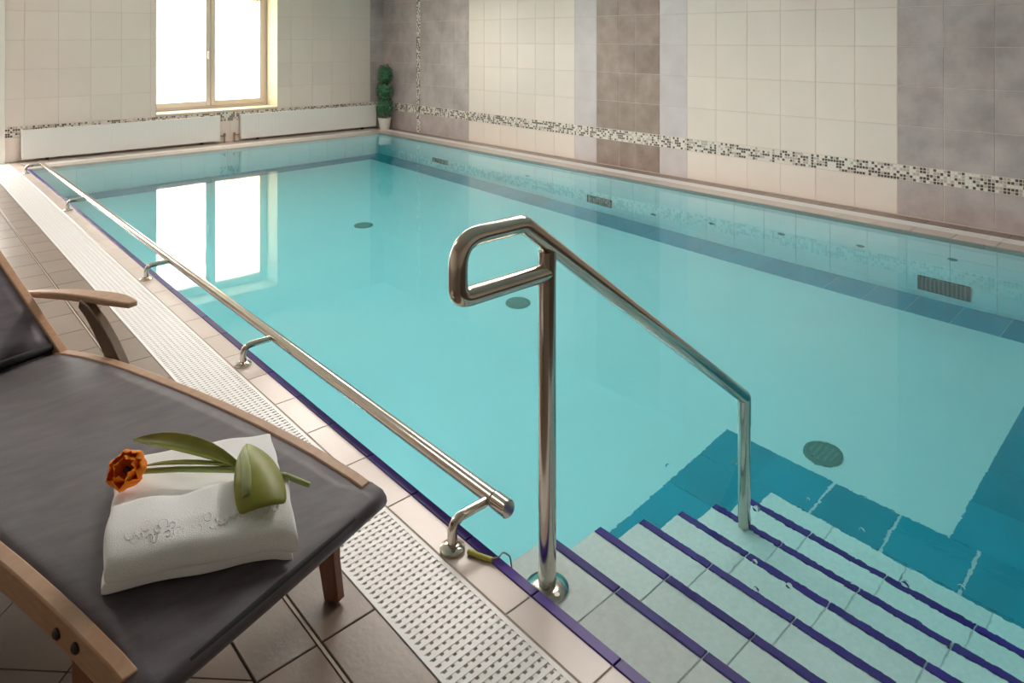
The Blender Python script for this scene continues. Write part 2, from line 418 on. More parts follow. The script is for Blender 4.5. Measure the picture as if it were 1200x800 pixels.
def clip_poly(pts, xmax):
    out = []
    for i in range(len(pts)):
        a, b = pts[i], pts[(i+1) % len(pts)]
        if a[0] <= xmax: out.append(a)
        if (a[0] <= xmax) != (b[0] <= xmax):
            t = (xmax - a[0]) / (b[0] - a[0]); out.append((xmax, a[1] + t * (b[1] - a[1])))
    return out
T2 = .2845 * math.sqrt(2); far_mb = MB(); nd = 0
for i in range(-12, 30):
    for j in range(-34, 16):
        # diamond with corner lines x+y = 2.29+i*T2, x-y = -2.008+j*T2
        s0, d0 = 2.29 + i * T2, -2.008 + j * T2; g = .003
        c = [((s + d) / 2, (s - d) / 2) for s, d in ((s0+g, d0+g), (s0+T2-g, d0+g), (s0+T2-g, d0+T2-g), (s0+g, d0+T2-g))]
        cx_, cy_ = (s0 + d0 + T2) / 2, (s0 - d0) / 2
        if cx_ > .9 or cx_ < XL + .2 or cy_ < YN + .2 or cy_ > YB - .2: continue
        c = clip_poly(c, .658)
        if len(c) < 3: continue
        ar = abs(sum(c[k][0]*c[(k+1) % len(c)][1] - c[(k+1) % len(c)][0]*c[k][1] for k in range(len(c)))) / 2
        if ar < .0015: continue
        m = len(c); V = [(p[0] - cx_, p[1] - cy_, -.01) for p in c] + [(p[0] - cx_, p[1] - cy_, 0) for p in c]
        F = [tuple(range(m, 2 * m))] + [(k, (k+1) % m, m + (k+1) % m, m + k) for k in range(m)]
        if -.5 < cx_ and .9 < cy_ < 6.6:
            MB().add(V, F).build('diagonal_tile', 'deck_tile', floor, loc=(cx_, cy_, 0)); nd += 1
        else: far_mb.add([(v[0] + cx_, v[1] + cy_, v[2]) for v in V], F)
tag(far_mb.build('diagonal_tiles', 'deck_tile', floor), 'diagonally laid brown floor tiles', kind='stuff')

# gutter grates ------------------------------------------------------------------
def grate(name, label, a0, a1, b0, b1, along, pitch=.0215):
    """white overflow grate: bars across the gutter (a), running along b"""
    g = tag(empty(name, ((a0 if along == 'y' else b0), (b0 if along == 'y' else a0), 0)), label, 'grate')
    wd, ln = a1 - a0, b1 - b0
    def bx(mb, p0, p1, q0, q1, z0, z1):
        if along == 'y': mb.box(p0, p1, q0, q1, z0, z1)
        else: mb.box(q0, q1, p0, p1, z0, z1)
    for q in (0, wd - .012):
        e = MB(); bx(e, q, q + .012, 0, ln, -.022, 0); e.build('edge_rail', 'white_plastic', g)
    bars = MB(); y = 0
    while y < ln - .012:
        bx(bars, .012, wd - .012, y, y + .0128, -.02, -.0004); y += pitch
    tag(bars.build('grate_bars', 'white_plastic', g), 'row of narrow white crossbars', kind='stuff')
    conn = MB(); k = max(3, round((wd - .024) / .0235)); st = (wd - .024) / k
    for i in range(1, k):
        c = .012 + i * st; bx(conn, c - .0068, c + .0068, 0, ln, -.02, -.0016)
    bx(conn, .012, .0185, 0, ln, -.02, -.003); bx(conn, wd - .0185, wd - .012, 0, ln, -.02, -.003)
    conn.build('connector', 'white_plastic', g)
    return g
grate('gutter_grate', 'white slotted gutter grate running along the deck past the lounger foot', .9835, 1.2175, YP0, YB - .02, 'y')

# ------------------------------------------------------------------ pool basin
basin = tag(empty('pool_basin', (XP0, YP0, 0)), 'sunken rectangular pool basin lined with pale tiles and a blue floor border', kind='structure')
off = Vector((XP0, YP0, 0))
def bpart(name, m, mb): 
    mb.v = [(v[0] - off.x, v[1] - off.y, v[2]) for v in mb.v]; return mb.build(name, m, basin)
def btile(name, m, lo, hi, face, gap=.002):
    return tile(basin, name, m, Vector(lo) - off, Vector(hi) - off, face, gap=gap)
fm = MB(); fm.add([(XP0 - .3, YP0 - .3, floor_z(YP0 - .3)), (XP1 + .3, YP0 - .3, floor_z(YP0 - .3)), (XP1 + .3, YP1 + .3, floor_z(YP1 + .3)), (XP0 - .3, YP1 + .3, floor_z(YP1 + .3))], [(0, 1, 2, 3)])
fm.add([(XP0 - .3, YP0 - .3, -2.2), (XP1 + .3, YP0 - .3, -2.2), (XP1 + .3, YP1 + .3, -2.2), (XP0 - .3, YP1 + .3, -2.2)], [(0, 1, 2, 3)])
bpart('pool_floor', 'pool_tile', fm)
bpart('pool_wall', 'pool_tile', MB().box(XP0 - .028, XP0, YP0 - .03, YP1 + .03, -2.2, -.03))
bpart('pool_wall', 'pool_tile', MB().box(XP0 - .03, XP1 + .03, YP0 - .03, YP0, -2.2, -.03))
pwr = bpart('pool_wall', 'pool_grout', MB().box(XP1 + .006, XP1 + .3, YP0 - .03, YP1 + .3, -2.2, -.03))
pwb = bpart('pool_wall', 'pool_grout', MB().box(XP0 - .03, XP1 + .006, YP1 + .006, YP1 + .3, -2.2, -.03))
PT = .2975
zr = [-1.62, -1.32, -1.02, -.72, -.42, -.12, -.031]
for y in frange(YP1 - PT * 32, YP1 - .01, PT):
    a, b = max(y, YP0), y + PT
    for z0, z1 in zip([-1.92] + zr[:-1], zr): 
        if z1 > floor_z(a) - .02: btile('pool_wall_tile', 'pool_tile', (XP1, a, z0), (XP1 + .008, b, z1), '-x', gap=.0012)
for x in frange(XP1 - PT * 16, XP1 - .01, PT):
    a, b = max(x, XP0), x + PT
    for z0, z1 in zip([-1.92] + zr[:-1], zr): btile('pool_wall_tile', 'pool_tile', (a, YP1, z0), (b, YP1 + .008, z1), '-y', gap=.0012)
# blue border tiles lie on the sloping floor
def blue(a, b, c, d):
    me_key = ('blue', round(b - a, 3), round(d - c, 3))
    if me_key not in TILE:
        w2, l2 = (b - a) / 2 - .0015, (d - c) / 2 - .0015; sl = -.036
        V = [(x, y, z + sl * y) for z in (-.02, .004) for (x, y) in ((-w2, -l2), (w2, -l2), (w2, l2), (-w2, l2))]
        me = bpy.data.meshes.new('blue_tile'); me.from_pydata(V, [], [(4,5,6,7),(0,1,5,4),(1,2,6,5),(2,3,7,6),(3,0,4,7)]); me.materials.append(MATS['pool_blue_tile']); TILE[me_key] = me
    o = bpy.data.objects.new('blue_tile', TILE[me_key]); COL.objects.link(o); o.parent = basin
    o.location = ((a + b) / 2 - off.x, (c + d) / 2 - off.y, floor_z((c + d) / 2)); return o
BW = .35
for y in frange(1.02, YP1 - BW - .01, .3): blue(XP1 - BW, XP1, y, min(y + .3, YP1 - BW))        # right wall
for x in frange(XP0, XP1 - .01, .3): blue(x, min(x + .3, XP1), YP1 - BW, YP1)                    # back wall
for x in frange(3.54, XP1 - .01, .3): 
    for y in (.30, .66): blue(x, min(x + .3, XP1), y, y + .36)                                    # near end
for y in (.30, .60, .91, 1.22, 1.53, 1.82): blue(2.99, 3.265, y, y + .30); blue(3.265, 3.54, y, y + .30)   # foot of the stairs
for x in frange(XP0, 2.98, .275): blue(x, min(x + .275, 2.99), 1.57, 1.845); blue(x, min(x + .275, 2.99), 1.845, 2.12)

# right and back ledges
ledge = MB(); ledge.box(XP1 + .03, XW + .006, YP0, YB + .006, -.029, -.010); ledge.box(XP0 - .03, XP1 + .03, YP1 + .03, YB + .006, -.029, -.010)
ledge = tag(ledge.build('ledge', 'light_joint'), 'narrow tiled ledge between the pool and the tiled walls', kind='structure')
for y in frange(YP1 - PY * 34, YP1 + .02, PY):
    a, b = max(y, YP0), min(y + PY, YB)
    if b - a < .03: continue
    if a < YP1: tile(ledge, 'edge_tile', 'edge_grey_tile', (XP1 - .002, a, -.029), (XP1 + .03, min(b, YP1 + .03), .0005), '+z', gap=.0016)
for y in frange(YP0, YB - .02, PY):
    b = min(y + PY, YB)
    tile(ledge, 'coping_tile', 'coping_tile', (XP1 + .031, y, -.014), (6.175, b, 0), '+z', gap=.0018)
    tile(ledge, 'coping_tile', 'deck_tile', (6.315, y, -.014), (XW, b, 0), '+z', gap=.0018)
for x in frange(XP0 - .03, XP1 + .02, PY):
    b = min(x + PY, XP1 + .03)
    tile(ledge, 'edge_tile', 'coping_tile', (x, YP1 - .002, -.029), (b, YP1 + .03, .0005), '+z', gap=.0016)
    tile(ledge, 'coping_tile', 'coping_tile', (x, YP1 + .031, -.014), (b, 9.95, 0), '+z', gap=.0018)
    tile(ledge, 'coping_tile', 'coping_tile', (x, 10.09, -.014), (b, YB, 0), '+z', gap=.0018)
grate('gutter_grate', 'thin white gutter grate along the foot of the long tiled wall', 6.178, 6.312, YP0, YB - .3, 'y')
grate('gutter_grate', 'short white gutter grate below the radiators', 9.953, 10.087, XP0, XP1 + .03, 'x')

# water
wt = MB().box(XP0 - .006, XP1 + .004, YP0 - .006, YP1 + .004, -2.15, ZW)
tag(wt.build('pool_water', 'pool_water'), 'clear turquoise water filling the pool', 'water', kind='stuff')

# stairs into the water ------------------------------------------------------------------
SX, ST, SZ, SR, SY1 = 1.59, .238, -.10, .155, 1.575
steps = tag(empty('pool_steps', (XP0, YP0, 0)), 'submerged pale tiled steps with purple nosing lines', 'steps')
for k in range(7):
    x1 = SX + ST * k if k < 6 else 2.99
    x0 = XP0 if k == 0 else SX + ST * (k - 1); z = SZ - SR * k
    zb = min(floor_z(YP0), floor_z(SY1)) - .02
    st = empty('step', (x0 - XP0, 0, z), parent=steps)
    MB().box(0, x1 - x0, 0, SY1 - YP0, zb - z, -.006).build('step_core', 'pool_grout', st)
    ys = [SY1 - YP0 - PY * i for i in range(5)] + [0]
    xe = x1 - x0 - (.032 if k < 6 else 0)
    xs = [0, xe] if k else [0, xe]
    for b, a in zip(ys[:-1], ys[1:]):
        if b - a < .02: continue
        tile(st, 'tread_tile', 'step_tile', (0.0, a, -.008), (xe, b, 0), '+z', gap=.0018)
        if k < 6: tile(st, 'nosing_tile', 'purple_tile', (xe, a, -.012), (x1 - x0 + .002, b, .001), '+z', gap=.0025)

# underwater fittings ------------------------------------------------------------------
def wall_grille(y, label):
    g = tag(empty('inlet_grille', (XP1, y, -1.13)), label, 'grille', 'grilles in the long pool wall')
    w2, h2 = .175, .145
    MB().box(-.004, 0, -w2, w2, -h2, h2).build('back_plate', 'grille_green', g)
    fr = MB(); fr.box(-.014, 0, -w2, w2, h2 - .012, h2); fr.box(-.014, 0, -w2, w2, -h2, -h2 + .012); fr.box(-.014, 0, -w2, -w2 + .012, -h2, h2); fr.box(-.014, 0, w2 - .012, w2, -h2, h2)
    fr.build('grille_frame', 'grille_green', g)
    me = None
    for i in range(11):
        yy = -w2 + .03 + i * (2 * w2 - .06) / 10
        if me is None:
            o = MB().box(-.012, -.002, -.005, .005, -h2 + .012, h2 - .012).build('slat', 'grille_slat', g, loc=(0, yy, 0)); me = o.data
        else: link('slat', me, None, g, (0, yy, 0))
wall_grille(1.76, 'dark slatted grille in the pool wall nearest the right edge')
wall_grille(5.15, 'dark slatted grille in the pool wall under the brown tile stripe')
wall_grille(8.11, 'small dark grille in the pool wall nearest the potted plant')
for i, (y, z) in enumerate([(4.42, -1.12), (3.74, -.95), (3.04, -.77), (2.364, -.61), (1.70, -.45), (6.31, -.78)]):
    o = empty('inlet_nozzle', (XP1, y, z)); 
    MB().lathe([(.034, 0), (.034, .006), (.024, .012)], n=16).build('nozzle_ring', 'drain_plate', o).rotation_euler = (0, R(-90), 0)
    MB().lathe([(.013, .0), (.013, .016)], n=10).build('nozzle_eye', 'grille_green', o).rotation_euler = (0, R(-90), 0)
    tag(o, ['small round inlet nozzle low beside the middle grille', 'fourth inlet nozzle from the right edge in the pool wall', 'third inlet nozzle from the right edge in the pool wall',
            'second inlet nozzle from the right edge in the pool wall', 'inlet nozzle above the rightmost grille', 'lone inlet nozzle between the two far grilles'][i], 'nozzle', 'inlet nozzles in the pool wall')
for (x, y, lab) in ((3.70, 1.652, 'round floor drain beside the blue tiles at the steps'), (3.746, 4.068, 'round floor drain behind the handrail loop'), (3.807, 6.519, 'round floor drain farthest away near the window')):
    d = tag(empty('floor_drain', (x, y, floor_z(y))), lab, 'drain', 'round drains in the pool floor')
    MB().lathe([(.098, -.01), (.098, .010), (.085, .018), (.0, .020)], n=28, caps=False).build('drain_plate', 'drain_plate', d)
    for k in range(5):
        b = (k - 2) * .028; l = math.sqrt(.07**2 - b * b)
        MB().box(-l, l, b - .005, b + .005, .017, .023).build('drain_bar', 'grille_slat', d)
def pool_lamp(x, y, z, rot, lab):
    d = tag(empty('pool_lamp', (x, y, z)), lab, 'lamp', 'underwater lamps')
    d.rotation_euler = rot
    MB().lathe([(.15, 0), (.15, .014), (.125, .024)], n=28).build('lamp_ring', 'steel', d)
    MB().lathe([(.12, .0245), (.12, .028), (.06, .034), (0.001, .035)], n=28).build('lamp_lens', 'pool_lamp_glow', d)
pool_lamp(XP0, 3.1, -.72, (0, R(90), 0), 'round underwater lamp in the pool wall below the grab rail, nearer the steps')
pool_lamp(XP0, 6.6, -.72, (0, R(90), 0), 'round underwater lamp in the pool wall below the grab rail, nearer the window')

# ------------------------------------------------------------------ handrails
rail = tag(empty('grab_rail', (1.41, 1.58, 0)), 'long low stainless steel grab rail along the left pool edge', 'handrail')
ro = Vector((1.41, 1.58, 0))
def rp(name, mb, m='steel', parent=None, **k):
    mb.v = [tuple(Vector(v) - ro) for v in mb.v]; return mb.build(name, m, parent or rail, smooth=True, **k)
ZR = .092
rp('rail_tube', MB().tube([(1.41, 1.64, ZR), (1.41, 4.0, ZR), (1.41, 9.46, ZR)], .0235, 24))
rp('end_cap', MB().tube([(1.41, 1.572, ZR), (1.41, 1.576, ZR), (1.41, 1.632, ZR), (1.41, 1.636, ZR)], [.0235, .0265, .0265, .0235], 24))
rp('end_cap', MB().tube([(1.41, 9.46, ZR), (1.41, 9.50, ZR)], .026, 20))
rp('joint_ring', MB().tube([(1.41, 1.634, ZR), (1.41, 1.642, ZR)], .0215, 20), 'steel_dark')
for y in (1.655, 3.235, 4.785, 7.165, 9.43):
    b = empty('bracket', (0, 0, 0), parent=rail)
    rp('bracket_arm', MB().tube(fillet([(1.262, y, .0), (1.262, y, ZR - .006), (1.41, y, ZR - .006)], .05), .0145, 16), parent=b)
    rp('bracket_flange', MB().lathe([(.037, 0), (.037, .009), (.030, .013), (.020, .018)], (1.262, y, 0), 24), parent=b)
    for q in (-.026, .026): rp('bolt', MB().lathe([(.006, 0), (.006, .016)], (1.262 + q * .5, y + q * .85, 0), 8), 'steel_dark', parent=b)

YR = 1.43; h = tag(empty('stair_handrail', (1.43, YR, 0)), 'polished steel stair handrail with a looped grip descending into the water', 'handrail')
ro = Vector((1.43, YR, 0)); rail = h
zb1 = SZ
rp('post', MB().tube([(1.43, YR, zb1), (1.43, YR, .4), (1.43, YR, .892)], .0255, 24))
rp('rail_tube', MB().tube(fillet([(1.43, YR, .833), (1.108, YR, .833), (1.108, YR, .987), (1.335, YR, .987), (2.512, YR, .108), (2.512, YR, .0)], [0, .035, .075, .05, .012, 0]), .0255, 24))
rp('post', MB().tube([(2.512, YR, .10), (2.512, YR, SZ - SR * 4)], .0235, 24))
rp('base_flange', MB().lathe([(.062, 0), (.062, .008), (.050, .016), (.030, .020)], (1.43, YR, zb1), 28))
for k in range(3):
    a = k * 2.09 + .4; rp('bolt', MB().lathe([(.008, 0), (.008, .020)], (1.43 + .045 * math.cos(a), YR + .045 * math.sin(a), zb1), 8), 'steel_dark')

BUB = [(2.147, .728, .011), (1.899, .944, .009), (1.912, 1.055, .008), (2.13, 1.17, .012), (1.82, 1.0, .008), (2.28, .90, .010), (2.30, 1.35, .010), (2.25, .62, .010), (2.30, 1.08, .008), (2.11, 1.50, .009)]
rb = random.Random(4)
for (x, y, q) in BUB:
    tag(MB().lathe([(q, 0), (q * .92, q * .35), (q * .6, q * .75), (.0005, q * .95)], n=16, caps=False).build('bubble', 'bubble_film', loc=(x, y, ZW), smooth=True),
        'tiny air bubble floating on the water over the steps', 'bubble', 'bubbles floating over the steps')
# cord with clip beside the first bracket
c = tag(empty('sampling_hose', (1.297, 1.555, 0)), 'short yellow-green plastic tube lying by the first rail bracket', 'hose')
MB().tube([(-.012, .055, .008), (.004, .012, .008), (.018, -.018, .008)], .0075, 12).build('tube', 'hose_green', c, smooth=True)
MB().tube(fillet([(.018, -.018, .012), (.028, -.035, .020), (.050, -.028, .022), (.062, -.045, .012), (.066, -.05, -.028)], .012), .0022, 8).build('wire_hook', 'steel_dark', c, smooth=True)

# ------------------------------------------------------------------ radiators, plant
def radiator(x0, x1, label):
    r = tag(empty('radiator', (x0, 10.28, 0)), label, 'radiator', 'low white panel radiators under the window'); w_ = x1 - x0
    MB().box(0, w_, 0, .016, .035, .395).build('front_panel', 'radiator_white', r, bevel=.004)
    MB().box(0, w_, .075, .09, .045, .385).build('rear_panel', 'radiator_white', r)
    for q in (0, w_ - .012): MB().box(q, q + .012, .016, .092, .045, .393).build('end_cap', 'radiator_white', r, bevel=.003)
    tg = MB(); n = int(w_ / .03)
    for i in range(n): tg.box(.012 + i * (w_ - .024) / n, .012 + i * (w_ - .024) / n + .012, .016, .09, .386, .391)
    tag(tg.build('top_grille', 'radiator_white', r), 'row of thin top louvres', kind='stuff')
    fl = MB()
    for i in range(int(w_ / .05)): fl.box(.012 + i * .05, .014 + i * .05, -.0012, .0, .05, .38)
    tag(fl.build('front_ribs', 'radiator_white', r), 'fine vertical ribs', kind='stuff')
    for q in (.25, w_ - .25): MB().box(q, q + .04, .09, .118, .1, .34).build('wall_bracket', 'radiator_white', r)
    for q in (.25, w_ - .25): MB().box(q, q + .03, .04, .07, 0, .05).build('foot', 'radiator_dark', r)
    return r
r1 = radiator(1.335, 3.685, 'long low white radiator left of the gap under the window')
r2 = radiator(3.985, 6.245, 'long low white radiator next to the potted plant')
MB().tube(fillet([(2.35, .05, .10), (2.43, .05, .10), (2.43, .05, 0)], .02), .009, 10).build('pipe', 'copper', r1, smooth=True)
MB().lathe([(.016, 0), (.018, .03), (.014, .05)], (2.43, .05, .085), 12).build('valve', 'steel_dark', r1, smooth=True)
MB().tube(fillet([(0, .05, .10), (-.08, .05, .10), (-.08, .05, 0)], .02), .009, 10).build('pipe', 'copper', r2, smooth=True)
MB().lathe([(.016, 0), (.018, .03), (.014, .05)], (-.08, .05, .085), 12).build('valve', 'copper', r2, smooth=True)

PX, PYY = 6.295, 10.10
pl = tag(empty('potted_topiary', (PX, PYY, 0)), 'potted topiary with three green leaf balls in the wall corner', 'plant')
MB().lathe([(.075, 0), (.082, .01), (.105, .165), (.112, .165), (.112, .185), (.098, .185), (.094, .155), (.001, .155)], n=28, caps=False).build('pot', 'pot_white', pl, smooth=True)
MB().lathe([(.094, .150), (.05, .158), (.001, .160)], n=20, caps=False).build('soil', 'soil', pl)
MB().tube([(0, 0, .15), (.004, .003, .5), (-.003, 0, .85), (0, 0, 1.0)], .011, 8).build('stem', 'brown_wood', pl, smooth=True)
rl = random.Random(3)
for (zc, rr) in ((.365, .195), (.635, .185), (.905, .180)):
    mb = MB()
    for k in range(520):
        d = Vector((rl.gauss(0, 1), rl.gauss(0, 1), rl.gauss(0, 1))).normalized(); q = rr * rl.uniform(.55, 1.0)
        p = Vector((0, 0, zc)) + Vector((d.x * q * .80, d.y * q * .80, d.z * q * 1.02))
        t = d.cross(Vector((rl.gauss(0, 1), rl.gauss(0, 1), rl.gauss(0, 1)))).normalized(); nrm = (d + t * rl.uniform(-.8, .8)).normalized(); b = nrm.cross(t).normalized()
        l, w_ = rl.uniform(.028, .045), rl.uniform(.012, .018)
        mb.add([p - t*l*.5, p + b*w_ + nrm*.004, p + t*l*.5 - nrm*.006, p - b*w_ + nrm*.004], [(0, 1, 2), (0, 2, 3)])
    tag(mb.build('foliage_ball', 'foliage', pl), 'dense ball of small green leaves', kind='stuff')

# ------------------------------------------------------------------ lounger (local x = across, y = towards the head)
A18 = R(18); LO = Vector((.971, 1.59, 0))
lg = tag(empty('sun_lounger', LO, A18), 'wooden sun lounger with dark sling fabric and curved armrests beside the pool', 'lounger')
LM = Matrix.Translation(LO) @ Matrix.Rotation(A18, 4, 'Z')
PR = [(.0, .330), (.026, .346), (.07, .357), (.127, .366), (.2, .378), (.287, .388), (.42, .400), (.576, .408), (.72, .412), (.858, .413), (1.03, .413), (1.16, .409), (1.30, .397), (1.448, .378), (1.56, .358), (1.70, .325)]
def prof(y):
    for a, b in zip(PR[:-1], PR[1:]):
        if a[0] <= y <= b[0]: return a[1] + (b[1] - a[1]) * (y - a[0]) / (b[0] - a[0])
    return PR[0][1] + (y - PR[0][0]) * .75 if y < PR[0][0] else PR[-1][1]
rail_path = [p for p in PR if .02 <= p[0] < 1.5] + [(1.49, .370)]
for (x0, x1) in ((-.032, 0.0), (-.664, -.632)):
    sr = MB().prism(rail_path, x0, x1, .062).build('side_rail', 'wood', lg, bevel=.004)
    for y in (.172, .237):
        bo = MB().lathe([(.011, 0), (.011, .004), (.007, .007)], n=12).build('bolt', 'bolt', sr)
        bo.location = ((0 if x1 == 0 else x0), y, .345 + (y - .172) * .0); bo.rotation_euler = (0, R(90 if x1 == 0 else -90), 0)
# sling: a sheet between the rails, wrapped over the round foot bar
sl = MB(); ps = [(-.004, .284), (-.020, .293), (-.027, .308), (-.024, .322), (-.012, .334)] + [(y, z - .004) for y, z in PR[1:14]] + [(1.478, .368), (1.490, .355)]
nx = 14; V = []; F = []
for (y, z) in ps:
    for i in range(nx + 1):
        t = i / nx; wide = y < .03
        x = (-.668 + t * .672) if wide else (-.634 + t * .604)
        V.append((x, y, z - (.010 * math.sin(math.pi * t) * (1 if .1 < y < 1.46 else .3))))
for j in range(len(ps) - 1):
    for i in range(nx): F.append((j*(nx+1)+i, j*(nx+1)+i+1, (j+1)*(nx+1)+i+1, (j+1)*(nx+1)+i))
so = sl.add(V, F).build('seat_sling', 'sling_fabric', lg, smooth=True, sharp=80)
q = so.modifiers.new('thick', 'SOLIDIFY'); q.thickness = .005; q.offset = -1
MB().tube([(-.668, -.006, .312), (.004, -.006, .312)], .019, 20).build('foot_bar', 'black_fabric', lg, smooth=True)
MB().tube([(-.632, 1.47, .352), (-.032, 1.47, .352)], .014, 14).build('hinge_bar', 'black_fabric', lg, smooth=True)
MB().box(-.632, -.032, .60, .63, .33, .362).build('cross_bar', 'dark_wood', lg, bevel=.003)
MB().add([(-.634, 1.445, .358), (-.030, 1.445, .358), (-.030, 1.475, .345), (-.634, 1.475, .345), (-.634, 1.515, .392), (-.030, 1.515, .392)], [(0, 1, 2, 3), (3, 2, 5, 4)]).build('hinge_gap_sheet', 'black_fabric', lg)  # black sheet closing the gap between seat sling and backrest
# foot legs
for x0 in (-.030, -.662):
    MB().prism([(.195, .350), (.197, .22), (.187, .10), (.163, .0)][::-1], x0 + .002, x0 + .028, [-.052, -.060, -.068, -.072]).build('leg', 'dark_wood', lg, bevel=.003)
# rear legs continue up as the curved arm supports
sup = [(1.385, .566), (1.33, .552), (1.265, .515), (1.20, .462), (1.145, .405), (1.105, .345), (1.07, .26), (1.05, .15), (1.05, .05), (1.055, .0)]
for x0 in (.004, -.700):
    MB().prism(sup, x0, x0 + .032, [.03, .045, .058, .066, .070, .072, .070, .066, .060, .056]).build('arm_support', 'brown_wood', lg, bevel=.004)
# arms: gently arched boards that widen towards the front
for side in (1, -1):
    V = []; F = []; ap = []
    for i in range(17):
        t = i / 16; y = 1.83 - t * .70; z = .510 + .092 * t + .014 * math.sin(math.pi * t) - .008 * max(0, (t - .8) / .2)**2
        wd = .030 + .040 * min(1, t * 1.3); th = .020 + .008 * math.sin(math.pi * t)
        if t > .85: wd *= 1 - .5 * ((t - .85) / .15)**1.5
        cx_ = .034 + .012 * t
        if side < 0: cx_ = -.664 - cx_
        V += [(cx_ - wd / 2, y, z), (cx_ + wd / 2, y, z), (cx_ + wd / 2, y, z - th), (cx_ - wd / 2, y, z - th)]
    for i in range(16):
        for k in range(4): F.append((i*4+k, i*4+(k+1) % 4, (i+1)*4+(k+1) % 4, (i+1)*4+k))
    F += [(3, 2, 1, 0), (64, 65, 66, 67)]
    MB().add(V, F).build('armrest', 'wood', lg, bevel=.007, seg=3)
# backrest, raised about 31 degrees
ba = R(31); by0, bz0 = 1.47, .372
bk = empty('backrest', (0, by0, bz0), parent=lg); bk.rotation_euler = (ba, 0, 0)
for (x0, x1) in ((-.030, 0.0), (-.664, -.634)):
    MB().box(x0, x1, -.02, .80, -.032, .018).build('back_rail', 'wood', bk, bevel=.004)
mb = MB(); V = []; F = []
for j in range(13):
    for i in range(nx + 1):
        t = i / nx; V.append((-.634 + t * .604, .035 + j * .745 / 12, .004 - .02 * math.sin(math.pi * t) * math.sin(math.pi * (j + 1) / 14)))
for j in range(12):
    for i in range(nx): F.append((j*(nx+1)+i, j*(nx+1)+i+1, (j+1)*(nx+1)+i+1, (j+1)*(nx+1)+i))
o = mb.add(V, F).build('back_sling', 'sling_fabric', bk, smooth=True, sharp=80); q = o.modifiers.new('thick', 'SOLIDIFY'); q.thickness = .005; q.offset = -1
MB().tube([(-.634, .032, -.002), (-.03, .032, -.002)], .014, 14).build('back_bar', 'black_fabric', bk, smooth=True)
MB().tube([(-.634, .79, 0), (-.03, .79, 0)], .016, 14).build('back_bar', 'black_fabric', bk, smooth=True)

# ------------------------------------------------------------------ towel (frame: ex along the front edge, ey towards the back)
TC = Vector((-.284, 0.002)); EX = Vector((-.82, .571)).normalized(); EY = Vector((.571, .82)).normalized()
def tw(ex, ey, h):
    p = TC + EX * ex + EY * ey; return LM @ Vector((p.x, p.y, prof(max(p.y, -.01)) - .006 + h))
org = tw(.186, .19, 0)
towel = tag(empty('folded_towel', org), 'folded white terry towel lying on the dark lounger sling', 'towel')
def slab(name, x0, x1, y0, y1, lo, hi, bulge=0.0, seed=1, side_soft=.011):
    """soft cushion-like folded layer; lo/hi are heights as functions of (ex,ey)"""
    rn = random.Random(seed); NX, NY = 30, 26; V = []; F = []
    ph = [rn.uniform(0, 6.28) for _ in range(6)]
    def wob(a, b): return .0016 * math.sin(a * 23 + ph[0]) + .0014 * math.sin(b * 31 + ph[1] + a * 9) + .001 * math.sin((a + b) * 57 + ph[2])
    def edge(t): return math.sqrt(max(0.0, 1 - (1 - min(1, t))**2))
    grid = {}
    for s in (0, 1):
        for j in range(NY + 1):
            for i in range(NX + 1):
                u_, v_ = i / NX, j / NY
                u_ = .5 - .5 * math.cos(math.pi * u_); v_ = .5 - .5 * math.cos(math.pi * v_)
                ex = x0 + (x1 - x0) * u_; ey = y0 + (y1 - y0) * v_
                dx = min(u_, 1 - u_) * (x1 - x0); dy = min(v_, 1 - v_) * (y1 - y0)
                e = edge(dx / side_soft) ** .5 * edge(dy / side_soft) ** .5 if min(dx, dy) > 0 else 0
                l_, h_ = lo(ex, ey), hi(ex, ey); mid = l_ + (h_ - l_) * .45
                z = mid + ((h_ - mid) if s else (l_ - mid)) * (.25 + .75 * e if min(dx, dy) > 0 else .25)
                if s: z += wob(ex, ey) * 1.2
                ox = .003 * math.sin(ey * 40 + ph[3]); oy = .003 * math.sin(ex * 33 + ph[4])
                grid[(s, i, j)] = len(V); V.append(tw(ex + ox, ey + oy, z) - org)
    for j in range(NY):
        for i in range(NX):
            F.append((grid[1,i,j], grid[1,i+1,j], grid[1,i+1,j+1], grid[1,i,j+1])); F.append((grid[0,i,j], grid[0,i,j+1], grid[0,i+1,j+1], grid[0,i+1,j]))
    for i in range(NX):
        F.append((grid[0,i,0], grid[0,i+1,0], grid[1,i+1,0], grid[1,i,0])); F.append((grid[0,i,NY], grid[1,i,NY], grid[1,i+1,NY], grid[0,i+1,NY]))
    for j in range(NY):
        F.append((grid[0,0,j], grid[1,0,j], grid[1,0,j+1], grid[0,0,j+1])); F.append((grid[0,NX,j], grid[0,NX,j+1], grid[1,NX,j+1], grid[1,NX,j]))
    return MB().add(V, F).build(name, 'towel', towel, smooth=True, sharp=180, subsurf=1)
slab('lower_fold', 0, .373, 0, .375, lambda a, b: .0, lambda a, b: .026, seed=2)
slab('middle_fold', .004, .370, .012, .383, lambda a, b: .022, lambda a, b: .052 - .006 * (b > .2), seed=5)
def up_hi(a, b):
    dent = .020 * math.exp(-((a - .225) / .042)**2) * max(0, min(1, b / .14))
    return .094 - dent - .010 * max(0, (.05 - b) / .05)
slab('upper_fold', -.006, .372, -.012, .150, lambda a, b: .040 - .012 * max(0, (.03 - b) / .03), up_hi, seed=9, side_soft=.026)
emb = MB(); rn = random.Random(11)                      # raised terry pattern woven along the front fold
